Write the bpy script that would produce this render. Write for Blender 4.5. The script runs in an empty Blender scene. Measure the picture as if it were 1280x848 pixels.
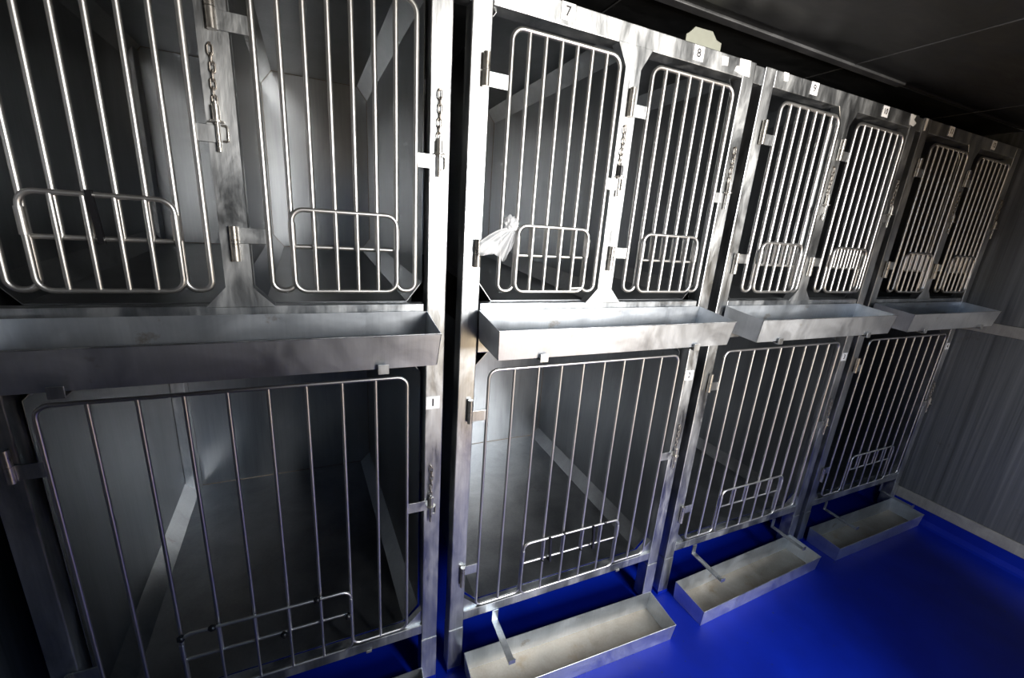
import bpy, bmesh, math, random
from mathutils import Vector, Matrix, noise
random.seed(7)
sc = bpy.context.scene
COL = sc.collection

# ---------------------------------------------------------------- camera
cam = bpy.data.objects.new('camera', bpy.data.cameras.new('camera'))
COL.objects.link(cam)
cr = Vector((0.91604426, -0.39488554, 0.07020199))
cu = Vector((0.04455452, 0.27414008, 0.96065712))
cf = Vector((0.39859479, 0.87687663, -0.26871839))
m = Matrix.Identity(4)
for i in range(3):
    m[i][0], m[i][1], m[i][2] = cr[i], cu[i], -cf[i]
m.translation = (0.62438, -1.03759, 1.51927)
cam.matrix_world = m
cam.data.sensor_width = 36
cam.data.lens = 14.5997
cam.data.clip_start = 0.02
sc.camera = cam

# ---------------------------------------------------------------- world, lights, exposure
w = bpy.data.worlds.new('sky'); sc.world = w; w.use_nodes = True
nt = w.node_tree; bg = nt.nodes['Background']
# open day: bright hazy sky above the horizon, sunlit ground below it
tc = nt.nodes.new('ShaderNodeTexCoord'); sx = nt.nodes.new('ShaderNodeSeparateXYZ'); rp = nt.nodes.new('ShaderNodeValToRGB')
nt.links.new(tc.outputs['Generated'], sx.inputs[0])
mr = nt.nodes.new('ShaderNodeMapRange'); mr.inputs['From Min'].default_value = -1; mr.inputs['From Max'].default_value = 1
nt.links.new(sx.outputs['Z'], mr.inputs[0]); nt.links.new(mr.outputs[0], rp.inputs[0])
rp.color_ramp.elements[0].position = 0.49; rp.color_ramp.elements[0].color = (1.0, 0.76, 0.48, 1)
rp.color_ramp.elements[1].position = 0.52; rp.color_ramp.elements[1].color = (0.34, 0.46, 0.66, 1)
nt.links.new(rp.outputs[0], bg.inputs[0])
bg.inputs[1].default_value = 3.4
vs = sc.view_settings
vs.view_transform = 'Standard'; vs.look = 'None'; vs.gamma = 1; vs.use_curve_mapping = False
vs.exposure = -0.38

def area(name, loc, target, sx, sy, power, color):
    l = bpy.data.lights.new(name, 'AREA'); l.shape = 'RECTANGLE'
    l.size, l.size_y, l.energy, l.color = sx, sy, power, color
    o = bpy.data.objects.new(name, l); COL.objects.link(o)
    o.location = loc
    o.rotation_euler = (Vector(target) - Vector(loc)).to_track_quat('-Z', 'Y').to_euler()
    return o
# added lamps at the open door: warm for the central highlights, cool for sky
area('added_warm_lamp', (2.0, -2.9, 1.70), (1.6, 0, 1.6), 0.8, 0.7, 262, (1.0, 0.965, 0.91))
area('sky_above_door', (1.80, -2.10, 2.42), (1.7, 0, 0.6), 0.8, 0.5, 36, (0.60, 0.80, 1.0))
# portals that guide the daylight through the door and the window
for nm, loc, sx_, sy_ in (('daylight_portal_door', (1.495, -1.47, 1.05), 1.49, 2.1), ('daylight_portal_window', (3.10, -1.47, 1.0), 0.30, 1.0)):
    o = area(nm, loc, (loc[0], 0, loc[2]), sx_, sy_, 1, (1, 1, 1)); o.data.cycles.is_portal = True

# ---------------------------------------------------------------- materials
def mat(name): 
    M = bpy.data.materials.new(name); M.use_nodes = True
    nt = M.node_tree; b = nt.nodes['Principled BSDF']
    return M, nt, b
def metal(name, dark, light, metallic=0.85, rough=(0.32, 0.5), scale=(9, 9, 2.2), stain=None, stain_amt=0.0, bump=0.05, brushed=0.5):
    M, nt, b = mat(name)
    N = nt.nodes.new; L = nt.links.new
    tc = N('ShaderNodeTexCoord'); mp = N('ShaderNodeMapping'); mp.inputs['Scale'].default_value = scale
    L(tc.outputs['Object'], mp.inputs[0])
    n1 = N('ShaderNodeTexNoise'); n1.inputs['Scale'].default_value = 1.0; n1.inputs['Detail'].default_value = 6; n1.inputs['Roughness'].default_value = 0.65; n1.inputs['Distortion'].default_value = 0.6
    L(mp.outputs[0], n1.inputs[0])
    mp2 = N('ShaderNodeMapping'); mp2.inputs['Scale'].default_value = (140, 140, 3)
    L(tc.outputs['Object'], mp2.inputs[0])
    n2 = N('ShaderNodeTexNoise'); n2.inputs['Scale'].default_value = 1; n2.inputs['Detail'].default_value = 3
    L(mp2.outputs[0], n2.inputs[0])
    mix = N('ShaderNodeMath'); mix.operation = 'MULTIPLY_ADD'; mix.inputs[1].default_value = brushed * 0.5
    L(n2.outputs[0], mix.inputs[0]); L(n1.outputs[0], mix.inputs[2])
    r = N('ShaderNodeValToRGB'); r.color_ramp.elements[0].position = 0.42; r.color_ramp.elements[1].position = 0.95
    r.color_ramp.elements[0].color = (*dark, 1); r.color_ramp.elements[1].color = (*light, 1)
    L(mix.outputs[0], r.inputs[0])
    out = r.outputs[0]
    if stain:
        n3 = N('ShaderNodeTexNoise'); n3.inputs['Scale'].default_value = 7; n3.inputs['Detail'].default_value = 7; n3.inputs['Roughness'].default_value = 0.7
        L(tc.outputs['Object'], n3.inputs[0])
        r3 = N('ShaderNodeValToRGB'); r3.color_ramp.elements[0].position = 0.66 - stain_amt * 0.4; r3.color_ramp.elements[1].position = 0.8 - stain_amt * 0.2
        L(n3.outputs[0], r3.inputs[0])
        mx = N('ShaderNodeMixRGB'); mx.inputs[2].default_value = (*stain, 1)
        L(r3.outputs[0], mx.inputs[0]); L(out, mx.inputs[1]); out = mx.outputs[0]
    L(out, b.inputs['Base Color'])
    b.inputs['Metallic'].default_value = metallic
    mr = N('ShaderNodeMapRange'); mr.inputs['From Min'].default_value = 0.35; mr.inputs['From Max'].default_value = 0.65
    mr.inputs['To Min'].default_value = rough[0]; mr.inputs['To Max'].default_value = rough[1]
    L(n1.outputs[0], mr.inputs[0]); L(mr.outputs[0], b.inputs['Roughness'])
    if bump:
        bp = N('ShaderNodeBump'); bp.inputs['Strength'].default_value = bump; bp.inputs['Distance'].default_value = 0.01
        L(mix.outputs[0], bp.inputs['Height']); L(bp.outputs[0], b.inputs['Normal'])
    return M
def plain(name, col, rough=0.5, metallic=0.0, **kw):
    M, nt, b = mat(name)
    N = nt.nodes.new; L = nt.links.new
    n = N('ShaderNodeTexNoise'); n.inputs['Scale'].default_value = 30
    tc = N('ShaderNodeTexCoord'); L(tc.outputs['Object'], n.inputs[0])
    r = N('ShaderNodeValToRGB')
    r.color_ramp.elements[0].color = (*[c * 0.82 for c in col], 1); r.color_ramp.elements[1].color = (*[min(1, c * 1.1) for c in col], 1)
    L(n.outputs[0], r.inputs[0]); L(r.outputs[0], b.inputs['Base Color'])
    b.inputs['Roughness'].default_value = rough; b.inputs['Metallic'].default_value = metallic
    for k, v in kw.items(): b.inputs[k].default_value = v
    return M
FRAME = metal('galvanised_frame', (0.34, 0.36, 0.38), (0.82, 0.83, 0.835), 1.0, (0.28, 0.54), (14, 14, 5), (0.30, 0.24, 0.17), 0.05, 0.08)
ROD = metal('polished_rod', (0.66, 0.65, 0.64), (0.86, 0.85, 0.83), 1.0, (0.36, 0.42), (9, 9, 4), None, 0, 0.0, 0.0)
SHEET = metal('brushed_sheet', (0.29, 0.302, 0.315), (0.50, 0.516, 0.535), 1.0, (0.30, 0.38), (5, 5, 1.2), (0.22, 0.17, 0.12), 0.0, 0.025)
TROUGH = metal('trough_steel', (0.60, 0.63, 0.67), (0.86, 0.89, 0.93), 1.0, (0.38, 0.50), (8, 8, 8), (0.30, 0.22, 0.14), 0.06, 0.06)
RESIDUE = metal('trough_floor_residue', (0.24, 0.205, 0.16), (0.42, 0.38, 0.32), 0.7, (0.40, 0.55), (9, 9, 9), (0.24, 0.17, 0.09), 0.15, 0.08)
HINGE = metal('hinge_steel', (0.36, 0.34, 0.31), (0.68, 0.66, 0.62), 0.9, (0.25, 0.42), (40, 40, 20), (0.18, 0.12, 0.07), 0.10, 0.05)
CHAIN = metal('chain_steel', (0.22, 0.19, 0.16), (0.50, 0.47, 0.43), 0.95, (0.3, 0.5), (60, 60, 60), (0.20, 0.10, 0.05), 0.15, 0.05)
WELD = metal('weld_seam', (0.20, 0.15, 0.10), (0.42, 0.38, 0.33), 0.7, (0.45, 0.6), (60, 60, 60), None, 0, 0.2)
WALLM = metal('wall_cladding', (0.10, 0.11, 0.124), (0.25, 0.268, 0.295), 0.6, (0.30, 0.45), (48, 48, 0.5), (0.10, 0.09, 0.08), 0.06, 0.06)
WALLK = metal('wall_strip', (0.26, 0.26, 0.26), (0.46, 0.46, 0.45), 0.5, (0.38, 0.55), (10, 10, 10), (0.2, 0.17, 0.13), 0.05, 0.05)
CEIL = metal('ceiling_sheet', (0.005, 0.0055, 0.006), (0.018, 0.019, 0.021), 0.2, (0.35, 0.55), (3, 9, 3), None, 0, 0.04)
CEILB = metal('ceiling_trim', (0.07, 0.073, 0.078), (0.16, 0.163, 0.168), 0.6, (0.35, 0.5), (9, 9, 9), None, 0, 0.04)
LABEL = plain('label_card', (0.9, 0.9, 0.92), 0.45)
INK = plain('label_ink', (0.03, 0.03, 0.035), 0.5)
BLACK = plain('black_plastic', (0.008, 0.008, 0.01), 0.35)
TAPE = plain('white_tape', (0.85, 0.85, 0.84), 0.5)
LUGM = plain('painted_lug', (0.24, 0.25, 0.21), 0.5)
DARKW = plain('dark_panel', (0.02, 0.02, 0.022), 0.6)
def blue_floor():
    M, nt, b = mat('blue_floor_coating')
    N = nt.nodes.new; L = nt.links.new
    tc = N('ShaderNodeTexCoord')
    n = N('ShaderNodeTexNoise'); n.inputs['Scale'].default_value = 6; n.inputs['Detail'].default_value = 6
    L(tc.outputs['Object'], n.inputs[0])
    r = N('ShaderNodeValToRGB'); r.color_ramp.elements[0].color = (0.0004, 0.006, 0.15, 1); r.color_ramp.elements[1].color = (0.0008, 0.013, 0.27, 1)
    L(n.outputs[0], r.inputs[0])
    n2 = N('ShaderNodeTexNoise'); n2.inputs['Scale'].default_value = 55; n2.inputs['Detail'].default_value = 3
    L(tc.outputs['Object'], n2.inputs[0])
    r2 = N('ShaderNodeValToRGB'); r2.color_ramp.elements[0].position = 0.70; r2.color_ramp.elements[1].position = 0.74
    L(n2.outputs[0], r2.inputs[0])
    mx = N('ShaderNodeMixRGB'); mx.inputs[2].default_value = (0.02, 0.025, 0.09, 1)
    L(r2.outputs[0], mx.inputs[0]); L(r.outputs[0], mx.inputs[1]); L(mx.outputs[0], b.inputs['Base Color'])
    b.inputs['Roughness'].default_value = 0.42; b.inputs['Specular IOR Level'].default_value = 0.25
    bp = N('ShaderNodeBump'); bp.inputs['Strength'].default_value = 0.12; bp.inputs['Distance'].default_value = 0.01
    L(n.outputs[0], bp.inputs['Height']); L(bp.outputs[0], b.inputs['Normal'])
    return M
BLUE = blue_floor()
def bag_mat():
    M, nt, b = mat('thin_white_plastic')
    b.inputs['Base Color'].default_value = (0.9, 0.91, 0.93, 1); b.inputs['Roughness'].default_value = 0.35
    N = nt.nodes.new; L = nt.links.new
    tr = N('ShaderNodeBsdfTransparent'); tl = N('ShaderNodeBsdfTranslucent'); tl.inputs[0].default_value = (0.9, 0.91, 0.93, 1)
    m1 = N('ShaderNodeMixShader'); m1.inputs[0].default_value = 0.4; L(b.outputs[0], m1.inputs[1]); L(tl.outputs[0], m1.inputs[2])
    m2 = N('ShaderNodeMixShader'); m2.inputs[0].default_value = 0.22; L(m1.outputs[0], m2.inputs[1]); L(tr.outputs[0], m2.inputs[2])
    L(m2.outputs[0], nt.nodes['Material Output'].inputs[0])
    return M
BAG = bag_mat()

# ---------------------------------------------------------------- mesh helpers
def mesh_of(name, verts, faces, material, smooth=False):
    me = bpy.data.meshes.new(name); me.from_pydata([tuple(v) for v in verts], [], faces); me.update()
    me.materials.append(material)
    if smooth:
        for p in me.polygons: p.use_smooth = True
    return me
def link(name, me, parent=None, loc=(0, 0, 0)):
    o = bpy.data.objects.new(name, me); COL.objects.link(o); o.location = loc
    if parent is not None: o.parent = parent
    return o
def box_data(x0, x1, y0, y1, z0, z1, bev=0.0):
    bm = bmesh.new(); bmesh.ops.create_cube(bm, size=1)
    for v in bm.verts:
        v.co = ((x0 + x1) / 2 + v.co.x * (x1 - x0), (y0 + y1) / 2 + v.co.y * (y1 - y0), (z0 + z1) / 2 + v.co.z * (z1 - z0))
    if bev > 0: bmesh.ops.bevel(bm, geom=bm.edges[:], offset=bev, segments=2, affect='EDGES', profile=0.5)
    return bm
def bm_mesh(name, bm, material, smooth=False):
    me = bpy.data.meshes.new(name); bmesh.ops.recalc_face_normals(bm, faces=bm.faces[:]); bm.to_mesh(me); bm.free()
    me.materials.append(material)
    if smooth:
        for p in me.polygons: p.use_smooth = True
    return me
def box(name, x0, x1, y0, y1, z0, z1, material, parent=None, bev=0.0, loc=(0, 0, 0)):
    return link(name, bm_mesh(name, box_data(x0, x1, y0, y1, z0, z1, bev), material), parent, loc)
def prism_xz(name, pts, y0, y1, material, parent=None, bev=0.0):
    """a plate with outline pts in the x,z plane, from y0 to y1"""
    n = len(pts); bm = bmesh.new()
    a = [bm.verts.new((x, y0, z)) for x, z in pts]; b = [bm.verts.new((x, y1, z)) for x, z in pts]
    bm.faces.new(a); bm.faces.new(b[::-1])
    for i in range(n):
        j = (i + 1) % n; bm.faces.new((a[j], a[i], b[i], b[j]))
    if bev: bmesh.ops.bevel(bm, geom=bm.edges[:], offset=bev, segments=1, affect='EDGES')
    return link(name, bm_mesh(name, bm, material), parent)
def prism_yz(name, pts, x0, x1, material, parent=None):
    n = len(pts); bm = bmesh.new()
    a = [bm.verts.new((x0, y, z)) for y, z in pts]; b = [bm.verts.new((x1, y, z)) for y, z in pts]
    bm.faces.new(a); bm.faces.new(b[::-1])
    for i in range(n):
        j = (i + 1) % n; bm.faces.new((a[j], a[i], b[i], b[j]))
    return link(name, bm_mesh(name, bm, material), parent)
def tube_mesh(name, pts, r, material, closed=False, n=10, cap=True):
    pts = [Vector(p) for p in pts]; N = len(pts)
    verts, faces = [], []
    def tang(i):
        if closed: return (pts[(i + 1) % N] - pts[i - 1]).normalized()
        return (pts[min(i + 1, N - 1)] - pts[max(i - 1, 0)]).normalized()
    t0 = tang(0); ref = Vector((0, 1, 0)) if abs(t0.y) < 0.9 else Vector((1, 0, 0))
    u = (ref - t0 * ref.dot(t0)).normalized()
    for i in range(N):
        t = tang(i); u = (u - t * u.dot(t)).normalized(); v = t.cross(u)
        for k in range(n):
            a = 2 * math.pi * k / n
            verts.append(pts[i] + (u * math.cos(a) + v * math.sin(a)) * r)
    for i in range(N if closed else N - 1):
        j = (i + 1) % N
        for k in range(n):
            faces.append((i * n + k, i * n + (k + 1) % n, j * n + (k + 1) % n, j * n + k))
    if cap and not closed:
        b = len(verts); verts += [verts[k].copy() for k in range(n)] + [verts[(N - 1) * n + k].copy() for k in range(n)]
        faces.append(tuple(b + k for k in range(n))[::-1]); faces.append(tuple(b + n + k for k in range(n)))
    return mesh_of(name, verts, faces, material, True)
def tube(name, pts, r, material, parent=None, closed=False, n=10):
    return link(name, tube_mesh(name, pts, r, material, closed, n), parent)
def round_path(corners, radii, closed, y, seg=6):
    """polyline in x,z with rounded corners -> 3D points at depth y"""
    out = []; n = len(corners)
    for i, c in enumerate(corners):
        c = Vector(c)
        if not closed and i in (0, n - 1): out.append((c.x, y, c.y)); continue
        a = (Vector(corners[i - 1]) - c).normalized(); b = (Vector(corners[(i + 1) % n]) - c).normalized()
        r = radii[i] if isinstance(radii, (list, tuple)) else radii
        ctr = c + (a + b) * r
        p0, p1 = c + a * r, c + b * r
        for k in range(seg + 1):
            t = k / seg * math.pi / 2
            q = ctr + (p0 - ctr) * math.cos(t) + (p1 - ctr) * math.sin(t)
            out.append((q.x, y, q.y))
    return out
def copy_tree(o, parent, loc=None):
    c = o.copy(); COL.objects.link(c); c.parent = parent
    if loc is not None: c.location = loc
    for ch in list(o.children): copy_tree(ch, c)
    return c
def tag(o, label=None, cat=None, group=None, kind=None):
    if label: o['label'] = label
    if cat: o['category'] = cat
    if group: o['group'] = group
    if kind: o['kind'] = kind
    return o

# ---------------------------------------------------------------- main dimensions (metres)
W, P, PW, MW = 0.90, 0.9421, 0.049, 0.048
Z_TOP, Z_TR, Z_MID, Z_LOW = 2.0366, 1.987, 1.3055, 0.213
X_R = 3 * P + W + 0.02            # right end wall
X_L, Y_B, Y_F, Z_C = -0.13, 1.10, -1.45, 2.12

# ---------------------------------------------------------------- the setting
fl = box('floor', X_L - 0.1, X_R + 0.1, Y_F - 0.1, Y_B + 0.1, -0.05, 0, BLUE); tag(fl, 'glossy bright blue coated floor of the transport compartment', kind='structure')
tag(prism_xz('trim_1', [(X_R - 0.045, 0.0), (X_R - 0.03, 0.006), (X_R - 0.012, 0.03), (X_R - 0.008, 0.085), (X_R, 0.085), (X_R, 0)], Y_F, Y_B, BLUE),
    'blue floor coating coved up the foot of right wall', kind='structure')
# right end wall: cladding panels over a backing
wr = box('wall_right', X_R + 0.004, X_R + 0.08, Y_F - 0.1, Y_B + 0.1, 0, Z_C, DARKW); tag(wr, 'brushed grey metal end wall at the far right', kind='structure')
ys = [Y_F, -0.72, 0.012, Y_B]
for i in range(3):
    box('cladding_panel', X_R, X_R + 0.006, ys[i] + 0.001, ys[i + 1] - 0.001, 0.152, 1.140, WALLM, wr, 0.001)
    box('cladding_panel', X_R, X_R + 0.006, ys[i] + 0.001, ys[i + 1] - 0.001, 1.199, Z_C, WALLM, wr, 0.001)
box('seam_strip', X_R - 0.004, X_R + 0.006, Y_F, Y_B, 1.1415, 1.1975, WALLK, wr, 0.001)
box('kick_strip', X_R - 0.006, X_R + 0.006, Y_F, Y_B, 0.086, 0.150, WALLK, wr, 0.001)
wl = box('wall_left', X_L - 0.06, X_L, Y_F - 0.1, Y_B + 0.1, 0, Z_C, WALLM); tag(wl, 'dim metal wall at the left end of the cages', kind='structure')
wb = box('wall_back', X_L, X_R, Y_B, Y_B + 0.06, 0, Z_C, DARKW); tag(wb, 'dark wall behind the cages', kind='structure')
# unseen wall opposite the cages; door, slot and window sized to shape the light
DOOR = (1.40, 2.24); LIGHT_SLOT = (0.75, 1.40, 1.60, 1.80); WIN = (2.95, 3.25, 0.5, 1.5); Z_H = 2.115
wf = box('wall_front', X_L, LIGHT_SLOT[0], Y_F - 0.06, Y_F, 0, Z_C, DARKW); tag(wf, 'dark unseen wall opposite the cages, openings shaped for the light', kind='structure')
for a in ((DOOR[0], DOOR[1], Z_H, Z_C), (LIGHT_SLOT[0], LIGHT_SLOT[1], 0, LIGHT_SLOT[2]), (LIGHT_SLOT[0], LIGHT_SLOT[1], LIGHT_SLOT[3], Z_C), (DOOR[1], WIN[0], 0, Z_C), (WIN[0], WIN[1], 0, WIN[2]), (WIN[0], WIN[1], WIN[3], Z_C), (WIN[1], X_R, 0, Z_C)):  # parts below and above the slot are added to shade the lower left
    box('light_shaping_section', a[0], a[1], Y_F - 0.06, Y_F, a[2], a[3], DARKW, wf)
# ceiling: panels with open joints under a backing, and a cover strip along the cages
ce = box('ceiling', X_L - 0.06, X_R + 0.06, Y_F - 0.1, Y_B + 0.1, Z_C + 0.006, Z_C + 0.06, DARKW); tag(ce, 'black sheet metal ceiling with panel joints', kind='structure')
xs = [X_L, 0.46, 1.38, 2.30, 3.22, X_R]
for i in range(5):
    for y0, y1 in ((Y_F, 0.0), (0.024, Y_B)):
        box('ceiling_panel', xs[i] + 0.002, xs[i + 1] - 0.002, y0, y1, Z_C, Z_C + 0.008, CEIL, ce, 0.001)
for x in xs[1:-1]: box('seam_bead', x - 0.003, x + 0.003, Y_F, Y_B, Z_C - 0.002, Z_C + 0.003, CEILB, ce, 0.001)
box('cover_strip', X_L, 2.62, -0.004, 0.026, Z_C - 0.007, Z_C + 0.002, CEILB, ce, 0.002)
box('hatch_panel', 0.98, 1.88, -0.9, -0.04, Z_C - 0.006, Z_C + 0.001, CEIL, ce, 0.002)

# ---------------------------------------------------------------- cage doors
ROOT = bpy.data.objects.new('prototype_root', None)
def hinge(door, x, xd, z0, z1, lower_half, r):
    """barrel of two knuckles on the post and a plate out to the door tube"""
    zm = (z0 + z1) / 2
    tube('hinge_barrel', [(x, -0.009, z0), (x, -0.009, zm - 0.0006)], r, HINGE, door, n=12)
    tube('hinge_barrel', [(x, -0.009, zm + 0.0006), (x, -0.009, z1)], r, HINGE, door, n=12)
    a, b = (z0 + 0.002, zm - 0.001) if lower_half else (zm + 0.001, z1 - 0.002)
    box('hinge_plate', x + r * 0.6, xd + 0.001, -0.006, -0.002, a, b, FRAME, door, 0.0006)
def make_door(x0, x1, z0, z1, nbar, i0, i1, zc, zf, r, rt, rb, hx, hz, latch, ltx):
    """x0..x1,z0..z1 tube centre lines; bars i0 and i1 are the sides of the feeding hatch"""
    y = -0.004; st = (x1 - x0) / (nbar + 1); bx = lambda i: x0 + st * i
    path = [(bx(i0), zc), (bx(i0), z0), (x0, z0), (x0, z1), (x1, z1), (x1, z0), (bx(i1), z0), (bx(i1), zc)]
    door = tube('cage_door', round_path(path, [0, rb, rb, rt, rt, rb, rb, 0], False, y), r, ROD, None, n=12)
    door.parent = ROOT
    bl = {}
    for i in range(1, nbar + 1):
        low = zc if i0 <= i <= i1 else z0
        if low not in bl: bl[low] = tube_mesh('bar', [(0, y, low), (0, y, z1)], r * 0.93, ROD, n=12)
        link('bar', bl[low], door, (bx(i), 0, 0))
    tube('cross_bar', [(bx(i0), y, zc), (bx(i1), y, zc)], r * 0.85, ROD, door)
    yf = y - 2.1 * r
    flap = tube('feeding_flap', round_path([(bx(i0) + 0.001, z0), (bx(i1) - 0.001, z0), (bx(i1) - 0.001, zf), (bx(i0) + 0.001, zf)], 0.024, True, yf), r * 0.88, ROD, door, True, n=10)
    fb = tube_mesh('flap_bar', [(0, yf, z0), (0, yf, zf)], r * 0.82, ROD, n=10)
    for i in range(i0 + 1, i1): link('flap_bar', fb, door, (bx(i), 0, 0))
    for x in (bx(i0) + 0.001, bx(i1) - 0.001):
        tube('flap_sleeve', [(x, yf, zf - 0.075), (x, yf, zf - 0.027)], r * 1.22, ROD, door)
    for h0, h1, lowhalf in hz: hinge(door, hx, x0, h0, h1, lowhalf, 0.0085 if r > 0.0055 else 0.0075)
    box('latch_tab', x1 - 0.001, ltx, -0.006, -0.002, latch[0], latch[1], FRAME, door, 0.0006)
    return door
UP = make_door(0.098, 0.404, 1.341, 1.954, 6, 1, 6, 1.437, 1.515, 0.0058, 0.028, 0.020, 0.036,
               [(1.819, 1.889, True), (1.403, 1.473, False)], (1.628, 1.659), 0.440)
LO = make_door(0.089, 0.802, 0.268, 1.113, 8, 2, 7, 0.389, 0.478, 0.0047, 0.026, 0.022, 0.036,
               [(0.957, 1.029, True), (0.370, 0.446, False)], (0.690, 0.722), 0.862)

# latch: chain of links, socket, washer and pin (local to the hanging point, z = 0 at top)
def oval(h, wd, seg=5):
    pts = []
    for k in range(2 * seg + 2):
        pass
    for k in range(seg + 1):
        a = math.pi * k / seg; pts.append((math.cos(a) * wd, math.sin(a) * wd + h))
    for k in range(seg + 1):
        a = math.pi + math.pi * k / seg; pts.append((math.cos(a) * wd, math.sin(a) * wd - h))
    return pts
LINK_A = tube_mesh('chain_link', [(x, -0.004, z) for x, z in oval(0.0055, 0.0042)], 0.0014, CHAIN, True, 6)
LINK_B = tube_mesh('chain_link', [(0, -0.004 + x * 0.9, z) for x, z in oval(0.0055, 0.0042)], 0.0014, CHAIN, True, 6)
def make_latch(parent, x, ztop, zpin_top, zpin_bot, sleeve=False, sway=0.0):
    ch = tube('latch_chain', [(x, 0.002, ztop), (x, -0.0075, ztop)], 0.0028, CHAIN, parent, n=8)   # welded anchor stud
    n = 7; d = (ztop - zpin_top - 0.004) / n
    for k in range(n):
        o = link('chain_link', LINK_A if k % 2 == 0 else LINK_B, ch, (x + sway * math.sin(k * 0.9), -0.002, ztop - 0.004 - d * (k + 0.45)))
        o.scale = (1, 1, d / 0.0143)
    pin = tube('latch_pin', [(x, -0.011, zpin_top + 0.006), (x, -0.011, zpin_bot)], 0.0037, HINGE, parent, n=10)
    tube('pin_head', [(x, -0.011, zpin_top), (x, -0.011, zpin_top - 0.027)], 0.0068, BLACK if sleeve else HINGE, pin, n=12)
    tube('washer', [(x, -0.011, zpin_top - 0.0275), (x, -0.011, zpin_top - 0.0305)], 0.0125, HINGE, pin, n=14)
    tube('staple', round_path([(x + 0.006, zpin_top - 0.034), (x + 0.015, zpin_top - 0.034), (x + 0.015, zpin_top - 0.062), (x + 0.006, zpin_top - 0.062)], 0.004, False, -0.004), 0.0022, HINGE, parent, n=6)

# number labels
def digit_mesh(txt, size):
    c = bpy.data.curves.new('digits', 'FONT'); c.body = txt; c.size = size; c.align_x = 'CENTER'; c.align_y = 'CENTER'; c.extrude = 0.0002; c.offset = 0.0005
    o = bpy.data.objects.new('digits', c); COL.objects.link(o)
    bpy.context.view_layer.update()
    me = bpy.data.meshes.new_from_object(o.evaluated_get(bpy.context.evaluated_depsgraph_get()))
    bpy.data.objects.remove(o); me.materials.clear(); me.materials.append(INK)
    return me
def number_label(parent, txt, x, z, wd=0.038, h=0.037, tilt=0.0):
    o = box('number_label', -wd / 2, wd / 2, -0.0012, 0.0, -h / 2, h / 2, LABEL, parent, 0.0, (x, 0, z)); o.rotation_euler.y = tilt
    o['label'] = 'white number label reading ' + txt
    d = link('digits', digit_mesh(txt, 0.030 if len(txt) == 1 else 0.026), o, (0, -0.0016, 0)); d.rotation_euler.x = math.pi / 2
    d['label'] = 'black digits ' + txt
    return o

# ---------------------------------------------------------------- cage bodies
def octagon(x0, x1, z0, z1, cx, cz):
    return [(x0 + cx, z0), (x1 - cx, z0), (x1, z0 + cz), (x1, z1 - cz), (x1 - cx, z1), (x0 + cx, z1), (x0, z1 - cz), (x0, z0 + cz)]
FACE = ['floor_sheet', 'cove_strip', 'side_wall', 'cove_strip', 'roof_sheet', 'cove_strip', 'side_wall', 'cove_strip']
def cage_body(parent, name, x0, x1, z0, z1, cx, cz, y0, y1, rise, shear, tk=0.0016):
    """folded sheet compartment: a tube of eight sheets, open to the front, with a back wall"""
    A = octagon(x0, x1, z0, z1, cx, cz)
    Bk = [(x + shear, z + (rise if z < (z0 + z1) / 2 else 0)) for x, z in A]
    cx_, cz_ = (x0 + x1) / 2, (z0 + z1) / 2
    back = prism_xz(name, Bk, y1, y1 + tk, SHEET, parent)
    for i in range(8):
        j = (i + 1) % 8
        d = Vector((A[j][0] - A[i][0], A[j][1] - A[i][1])).normalized(); nrm = Vector((d.y, -d.x)) * tk   # outward
        vs_ = []
        for (p, yy) in ((A[i], y0), (A[j], y0), (Bk[j], y1), (Bk[i], y1)):
            vs_.append((p[0], yy, p[1]))
        for (p, yy) in ((A[i], y0), (A[j], y0), (Bk[j], y1), (Bk[i], y1)):
            vs_.append((p[0] + nrm.x, yy, p[1] + nrm.y))
        fs = [(0, 1, 2, 3), (7, 6, 5, 4), (0, 4, 5, 1), (1, 5, 6, 2), (2, 6, 7, 3), (3, 7, 4, 0)]
        bm = bmesh.new(); bv = [bm.verts.new(v) for v in vs_]
        for f in fs: bm.faces.new([bv[k] for k in f])
        link(FACE[i], bm_mesh(FACE[i], bm, SHEET), back)
    # weld beads along the back edge
    yb = y1 - 0.001
    tube('weld_seam', [(x, yb, z) for x, z in Bk], 0.0022, WELD, back, True, 5)
    return back

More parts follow.
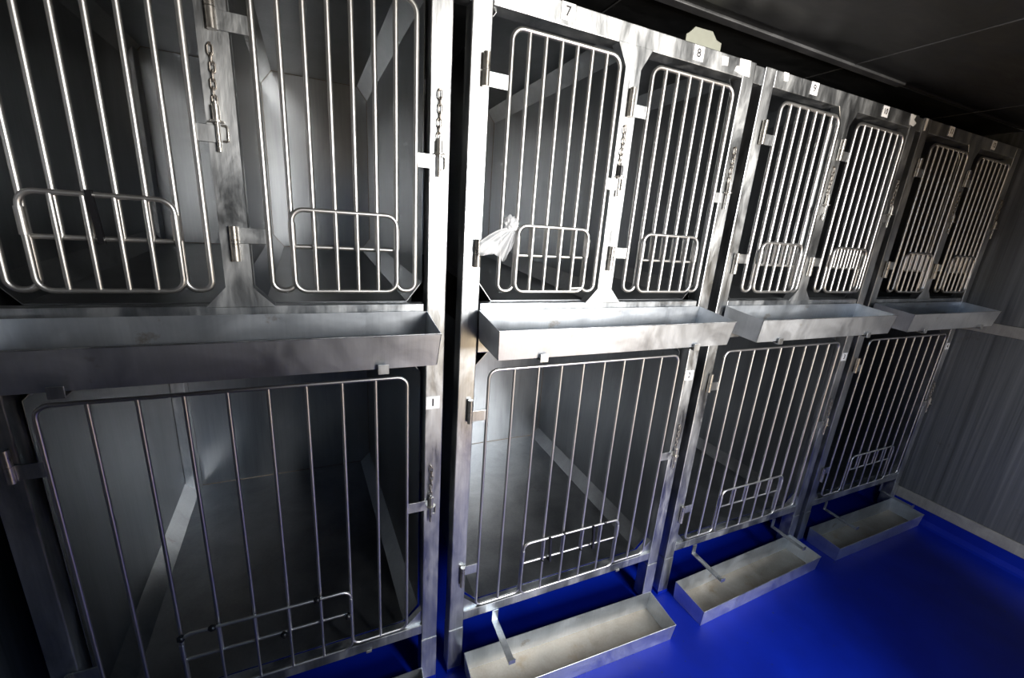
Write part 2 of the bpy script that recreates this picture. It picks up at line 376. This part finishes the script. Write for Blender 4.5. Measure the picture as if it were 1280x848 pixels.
# ---------------------------------------------------------------- cage units
def strap(parent, x, zr, zb, yt, tip, drop=0.004):
    """bent flat bar: down from the rail, forward, tip turned up"""
    w2, t = 0.011, 0.003
    prof = [(-0.001, zr), (-0.001, zb), (yt, zb - drop), (yt, zb - drop + tip), (yt + t, zb - drop + tip), (yt + t, zb - drop + t), (-0.001 - t, zb + t), (-0.001 - t, zr)]
    o = prism_yz('trough_bracket', prof, x - w2, x + w2, FRAME, parent)
    return o
def make_unit(k, ups, low, broken, label):
    u = bpy.data.objects.new('cage_unit', None); COL.objects.link(u); u.location = (k * P, 0, 0)
    tag(u, label, 'animal cage', 'steel cage units standing in a row')
    D = 0.05
    for x in (0.0, W - PW):
        box('post', x, x + PW, 0, D, 0.186, Z_TOP, FRAME, u, 0.0025)
        for y in (0.0, Y_B - 0.12):
            ft = box('foot', x - 0.001, x + PW + 0.001, y - 0.001, y + D + 0.001, 0.0, 0.185, FRAME, u, 0.002)
            pb = box('floor_paint', x - 0.002, x + PW + 0.002, y - 0.002, y + D + 0.002, 0.0, 0.014, BLUE, ft); pb['label'] = 'band of blue floor paint'
        box('post', x, x + PW, Y_B - 0.12, Y_B - 0.07, 0.186, Z_TOP, FRAME, u, 0.0025)
    box('top_rail', PW, W - PW, 0.0005, D, Z_TR, Z_TOP - 0.0005, FRAME, u, 0.002)
    box('middle_rail', PW + 0.003, W - PW - 0.007, 0.002, 0.03, 1.165, Z_MID, FRAME, u, 0.002)
    box('bottom_rail', PW, W - PW, 0.001, 0.035, Z_LOW, Z_LOW + 0.036, FRAME, u, 0.002)
    for a, b in ((PW, 1), (W - PW, -1)):      # triangular gussets in the lower corners of the large opening
        prism_xz('corner_gusset', [(a, Z_LOW + 0.03), (a + b * 0.058, Z_LOW + 0.03), (a + b * 0.048, Z_LOW + 0.04), (a, Z_LOW + 0.088)][::b], 0.010, 0.030, FRAME, u)
    c = W / 2; h = MW / 2; f = 0.042; fz = 0.050
    prism_xz('mullion', [(c - h - f, Z_MID - 0.003), (c + h + f, Z_MID - 0.003), (c + h, Z_MID + fz * 0.8), (c + h, Z_TR - fz), (c + h + f * 0.8, Z_TR + 0.003), (c - h - f * 0.8, Z_TR + 0.003), (c - h, Z_TR - fz), (c - h, Z_MID + fz * 0.8)], -0.0005, 0.03, FRAME, u, 0.0012)
    sh = -0.06 if k == 0 else 0.0
    cage_body(u, 'upper_compartment', 0.057, c - 0.004, 1.3075, 2.022, 0.038, 0.05, 0.031, 1.03, 0.045, sh * 0.6)
    cage_body(u, 'upper_compartment', c + 0.004, W - 0.057, 1.3075, 2.022, 0.038, 0.05, 0.031, 1.03, 0.045, sh * 0.6)
    lc = cage_body(u, 'lower_compartment', 0.057, W - 0.057, 0.2515, 1.160, 0.045, 0.05, 0.036, 1.03, 0.0, sh)
    # angled strip up the left rear corner of the lower compartment
    x = 0.057 + sh
    box('corner_strip', x + 0.0005, x + 0.022, 1.022, 1.0295, 0.31, 1.10, SHEET, lc, 0.002)
    # doors
    d5 = copy_tree(UP, u, (0, 0, 0)); d6 = copy_tree(UP, u, (0.4155, 0, 0)); d1 = copy_tree(LO, u, (0, 0, 0))
    make_latch(u, 0.444, 1.796, 1.694, 1.612, sleeve=(k == 1), sway=0.0012)
    make_latch(u, 0.873, 1.796, 1.690, 1.611, sway=0.0008)
    make_latch(u, 0.870, 0.832, 0.735, 0.652, sway=0.0010)
    # labels
    number_label(u, str(ups), 0.239 if k < 2 else (0.242 if k == 2 else 0.219), 2.0165 if k != 2 else 2.0165)
    number_label(u, str(ups + 1), 0.665 if k < 3 else 0.613, 2.0145)
    number_label(u, str(low), 0.872, 1.030 if k < 2 else 1.040)
    # brackets under the two trough places
    for i, x in enumerate((0.165, 0.688)):
        strap(u, x + (0.037, 0.010, -0.022, -0.015)[k], 1.215, 1.1965, -0.1615, 0.021, 0.0115)
        if i in broken: box('bracket_stub', x - 0.008, x + 0.008, -0.004, 0.0, Z_LOW - 0.002, Z_LOW + 0.007, HINGE, u, 0.001)
        else: strap(u, x, Z_LOW + 0.002, 0.170, -0.160, 0.016)
    if k > 0:
        box('joining_plate', -(P - W) + 0.0008, -0.0002, 0.006, 0.04, Z_TR - 0.002, Z_TOP - 0.003, FRAME, u, 0.001)
    return u, d5, d6, d1
LAB = ['shadowed steel cage unit at far left, its top beyond the frame',
       'brightly lit steel cage unit with plastic scrap on its upper door',
       'steel cage unit standing between the brightly lit one and the rightmost one',
       'rightmost steel cage unit, standing against the grey end wall']
units = [make_unit(k, 5 + 2 * k, 1 + k, ((1,) if k < 2 else ()), LAB[k]) for k in range(4)]
# remove the door prototypes
def drop(o):
    for ch in list(o.children): drop(ch)
    bpy.data.objects.remove(o)
drop(UP); drop(LO); bpy.data.objects.remove(ROOT)

# black ties on hatches
def tie_strip(door, x, z0, z1, wd, dx=0.0):
    prism = prism_xz('cable_tie', [(x - wd, z1), (x + wd, z1), (x + wd + dx, z0), (x - wd + dx, z0)], -0.027, -0.018, BLACK, door)
    prism['label'] = 'black tie'
def tie_knot(door, x, z, y=-0.014, s=0.009):
    bm = bmesh.new(); bmesh.ops.create_icosphere(bm, subdivisions=2, radius=s)
    for v in bm.verts:
        v.co *= 1 + 0.35 * noise.noise(v.co * 180 + Vector((x * 50, z * 50, 0))); v.co += Vector((x, y, z))
    o = link('cable_tie', bm_mesh('cable_tie', bm, BLACK, True), door); o['label'] = 'black knotted tie'
tie_strip(units[0][1], 0.241, 1.430, 1.523, 0.0045, 0.006)
for x, z in ((0.315, 0.478), (0.556, 0.478), (0.470, 0.389), (0.634, 0.388), (0.250, 0.470)): tie_knot(units[0][3], x, z)
for x, z0, z1, dx in ((0.345, 0.385, 0.484, 0.006), (0.523, 0.385, 0.484, 0.008)): tie_strip(units[1][3], x, z0, z1, 0.0035, dx)
for x, z in ((0.328, 0.389), (0.405, 0.480), (0.486, 0.389), (0.350, 0.389), (0.540, 0.389), (0.578, 0.480)): tie_knot(units[1][3], x, z, s=0.0065)
o = tube('cable_tie', [(0.318, -0.014, 1.350), (0.352, -0.022, 1.352)], 0.0028, TAPE, units[1][1], n=6); o['label'] = 'thin white tie'

# leftover tape, lifting lug
def patch(unit, pts):
    o = prism_xz('tape_scrap', pts, -0.0012, 0.0004, TAPE, unit); o['label'] = 'scrap of white tape'
u1, u2, u3 = units[1][0], units[2][0], units[3][0]
patch(u1, [(0.752, 2.026), (0.780, 2.028), (0.782, 2.006), (0.757, 2.004)])
patch(u1, [(0.826, 2.034), (0.872, 2.036), (0.878, 1.994), (0.838, 1.994), (0.812, 2.000), (0.816, 2.012), (0.830, 2.014)])
patch(u2, [(0.082, 2.036), (0.106, 2.036), (0.108, 2.014), (0.088, 2.012)])
patch(u2, [(0.835, 2.034), (0.870, 2.032), (0.862, 2.016), (0.885, 2.008), (0.872, 1.994), (0.842, 1.998)])
patch(u3, [(0.006, 2.035), (0.022, 2.035), (0.020, 1.992), (0.008, 1.990)])
lug = prism_xz('lifting_lug', [(0.622, Z_TOP), (0.622, 2.058), (0.632, 2.062), (0.650, 2.081), (0.716, 2.083), (0.734, 2.064), (0.756, 2.062), (0.756, Z_TOP)], 0.012, 0.020, LUGM, u1, 0.001)
lug['label'] = 'pale painted tab with cut corners'

# ---------------------------------------------------------------- troughs
TL, TD, TH = 0.800, 0.150, 0.078
def make_trough():
    r = bpy.data.objects.new('feed_trough', None); COL.objects.link(r)
    t = 0.0016; tp = 0.006                        # sheet thickness, taper at the foot
    def sheet(name, a, b, c, d, nrm, material):
        nv = Vector(nrm) * t
        q = [Vector(p) for p in (a, b, c, d)]; q += [p + nv for p in q]
        bm = bmesh.new(); v = [bm.verts.new(p) for p in q]
        for f in ((0, 1, 2, 3), (7, 6, 5, 4), (0, 4, 5, 1), (1, 5, 6, 2), (2, 6, 7, 3), (3, 7, 4, 0)): bm.faces.new([v[i] for i in f])
        return link(name, bm_mesh(name, bm, material), r)
    L_, D_ = TL, -TD
    sheet('front_wall', (tp, D_ + tp, 0), (L_ - tp, D_ + tp, 0), (L_, D_, TH), (0, D_, TH), (0, 1, 0), TROUGH)
    sheet('back_wall', (tp, 0, 0), (L_ - tp, 0, 0), (L_, 0, TH + 0.008), (0, 0, TH + 0.008), (0, -1, 0), TROUGH)
    sheet('end_wall', (tp, 0, 0), (tp, D_ + tp, 0), (0, D_, TH), (0, 0, TH + 0.008), (1, 0, 0), TROUGH)
    sheet('end_wall', (L_ - tp, 0, 0), (L_ - tp, D_ + tp, 0), (L_, D_, TH), (L_, 0, TH + 0.008), (-1, 0, 0), TROUGH)
    sheet('trough_bottom', (tp, 0, 0.0002), (L_ - tp, 0, 0.0002), (L_ - tp, D_ + tp, 0.0002), (tp, D_ + tp, 0.0002), (0, 0, 1), RESIDUE)
    tube('rolled_rim', [(0, D_, TH), (L_, D_, TH)], 0.0016, FRAME, r, n=6)
    return r
T0 = make_trough()
def place_trough(x, y, z, tilt, yaw, label, first=False):
    o = T0 if first else copy_tree(T0, None)
    o.location = (x, y, z); o.rotation_euler = (math.radians(tilt), 0, math.radians(yaw))
    tag(o, label, 'feed trough', 'long steel feed troughs'); return o
for k, (x, lab) in enumerate(((0.050, 'long steel feed trough hung below the two leftmost upper doors'),
                              (0.046, 'bright steel feed trough hung below doors 7 and 8'),
                              (0.030, 'steel feed trough hung below doors 9 and 10'),
                              (0.018, 'dim steel feed trough hung below doors 11 and 12 near end wall'))):
    place_trough(k * P + x, -0.006, 1.2035, 4.0, 0, lab, k == 0)
for k, (x, y, yaw, lab) in enumerate(((0.050, -0.01, 0, 'steel trough on blue floor below cage 1, mostly out of view'),
                                      (0.052, -0.012, -1.6, 'steel trough with brown residue on blue floor below cage 2'),
                                      (0.050, -0.032, 1.9, 'steel trough on blue floor below cage 3'),
                                      (0.064, -0.006, 0.0, 'shaded steel trough on blue floor below cage 4 beside end wall'))):
    place_trough(k * P + x, y - 0.004, 0.0005, 0, yaw, lab)

# ---------------------------------------------------------------- plastic bag scrap knotted on door 7
def bag():
    bm = bmesh.new(); ox = P
    # fan of folds from the neck to the torn hem
    hem = [(0.036, 1.472), (0.030, 1.455), (0.034, 1.434), (0.052, 1.436), (0.072, 1.441), (0.088, 1.432), (0.100, 1.420), (0.108, 1.436), (0.118, 1.456)]
    neck = Vector((0.125, 1.503)); cols = 33; rows = 9; grid = []
    for j in range(rows):
        t = j / (rows - 1); row = []
        for i in range(cols):
            s = i / (cols - 1) * (len(hem) - 1); a = int(min(s, len(hem) - 2)); f = s - a
            h = Vector(hem[a]).lerp(Vector(hem[a + 1]), f)
            n0 = neck + Vector((-0.006 + 0.010 * i / cols, 0.004 - 0.006 * i / cols))
            p = n0.lerp(h, t); p.y += 0.010 * math.sin(t * math.pi) * (1 - i / cols)
            y = -0.024 - 0.010 * math.sin(t * math.pi * 0.8) + 0.0065 * t ** 0.6 * math.sin(i * 1.15) + 0.004 * noise.noise(Vector((i * 0.6, j * 0.7, 3)))
            row.append(bm.verts.new((ox + p.x, y, p.y)))
        grid.append(row)
    for j in range(rows - 1):
        for i in range(cols - 1): bm.faces.new((grid[j][i], grid[j][i + 1], grid[j + 1][i + 1], grid[j + 1][i]))
    # crumpled knot above the neck
    g = bmesh.ops.create_icosphere(bm, subdivisions=4, radius=1)
    for v in g['verts']:
        d = v.co.normalized(); r = 1 + 0.55 * noise.noise(d * 2.3 + Vector((1, 4, 2))) + 0.25 * noise.noise(d * 6)
        v.co = Vector((ox + 0.119 + d.x * 0.018 * r, -0.018 + d.y * 0.013 * r, 1.517 + d.z * 0.019 * r))
    o = link('plastic_bag_scrap', bm_mesh('plastic_bag_scrap', bm, BAG, True))
    tag(o, 'crumpled white plastic bag scrap knotted to bars of door 7', 'plastic bag')
bag()
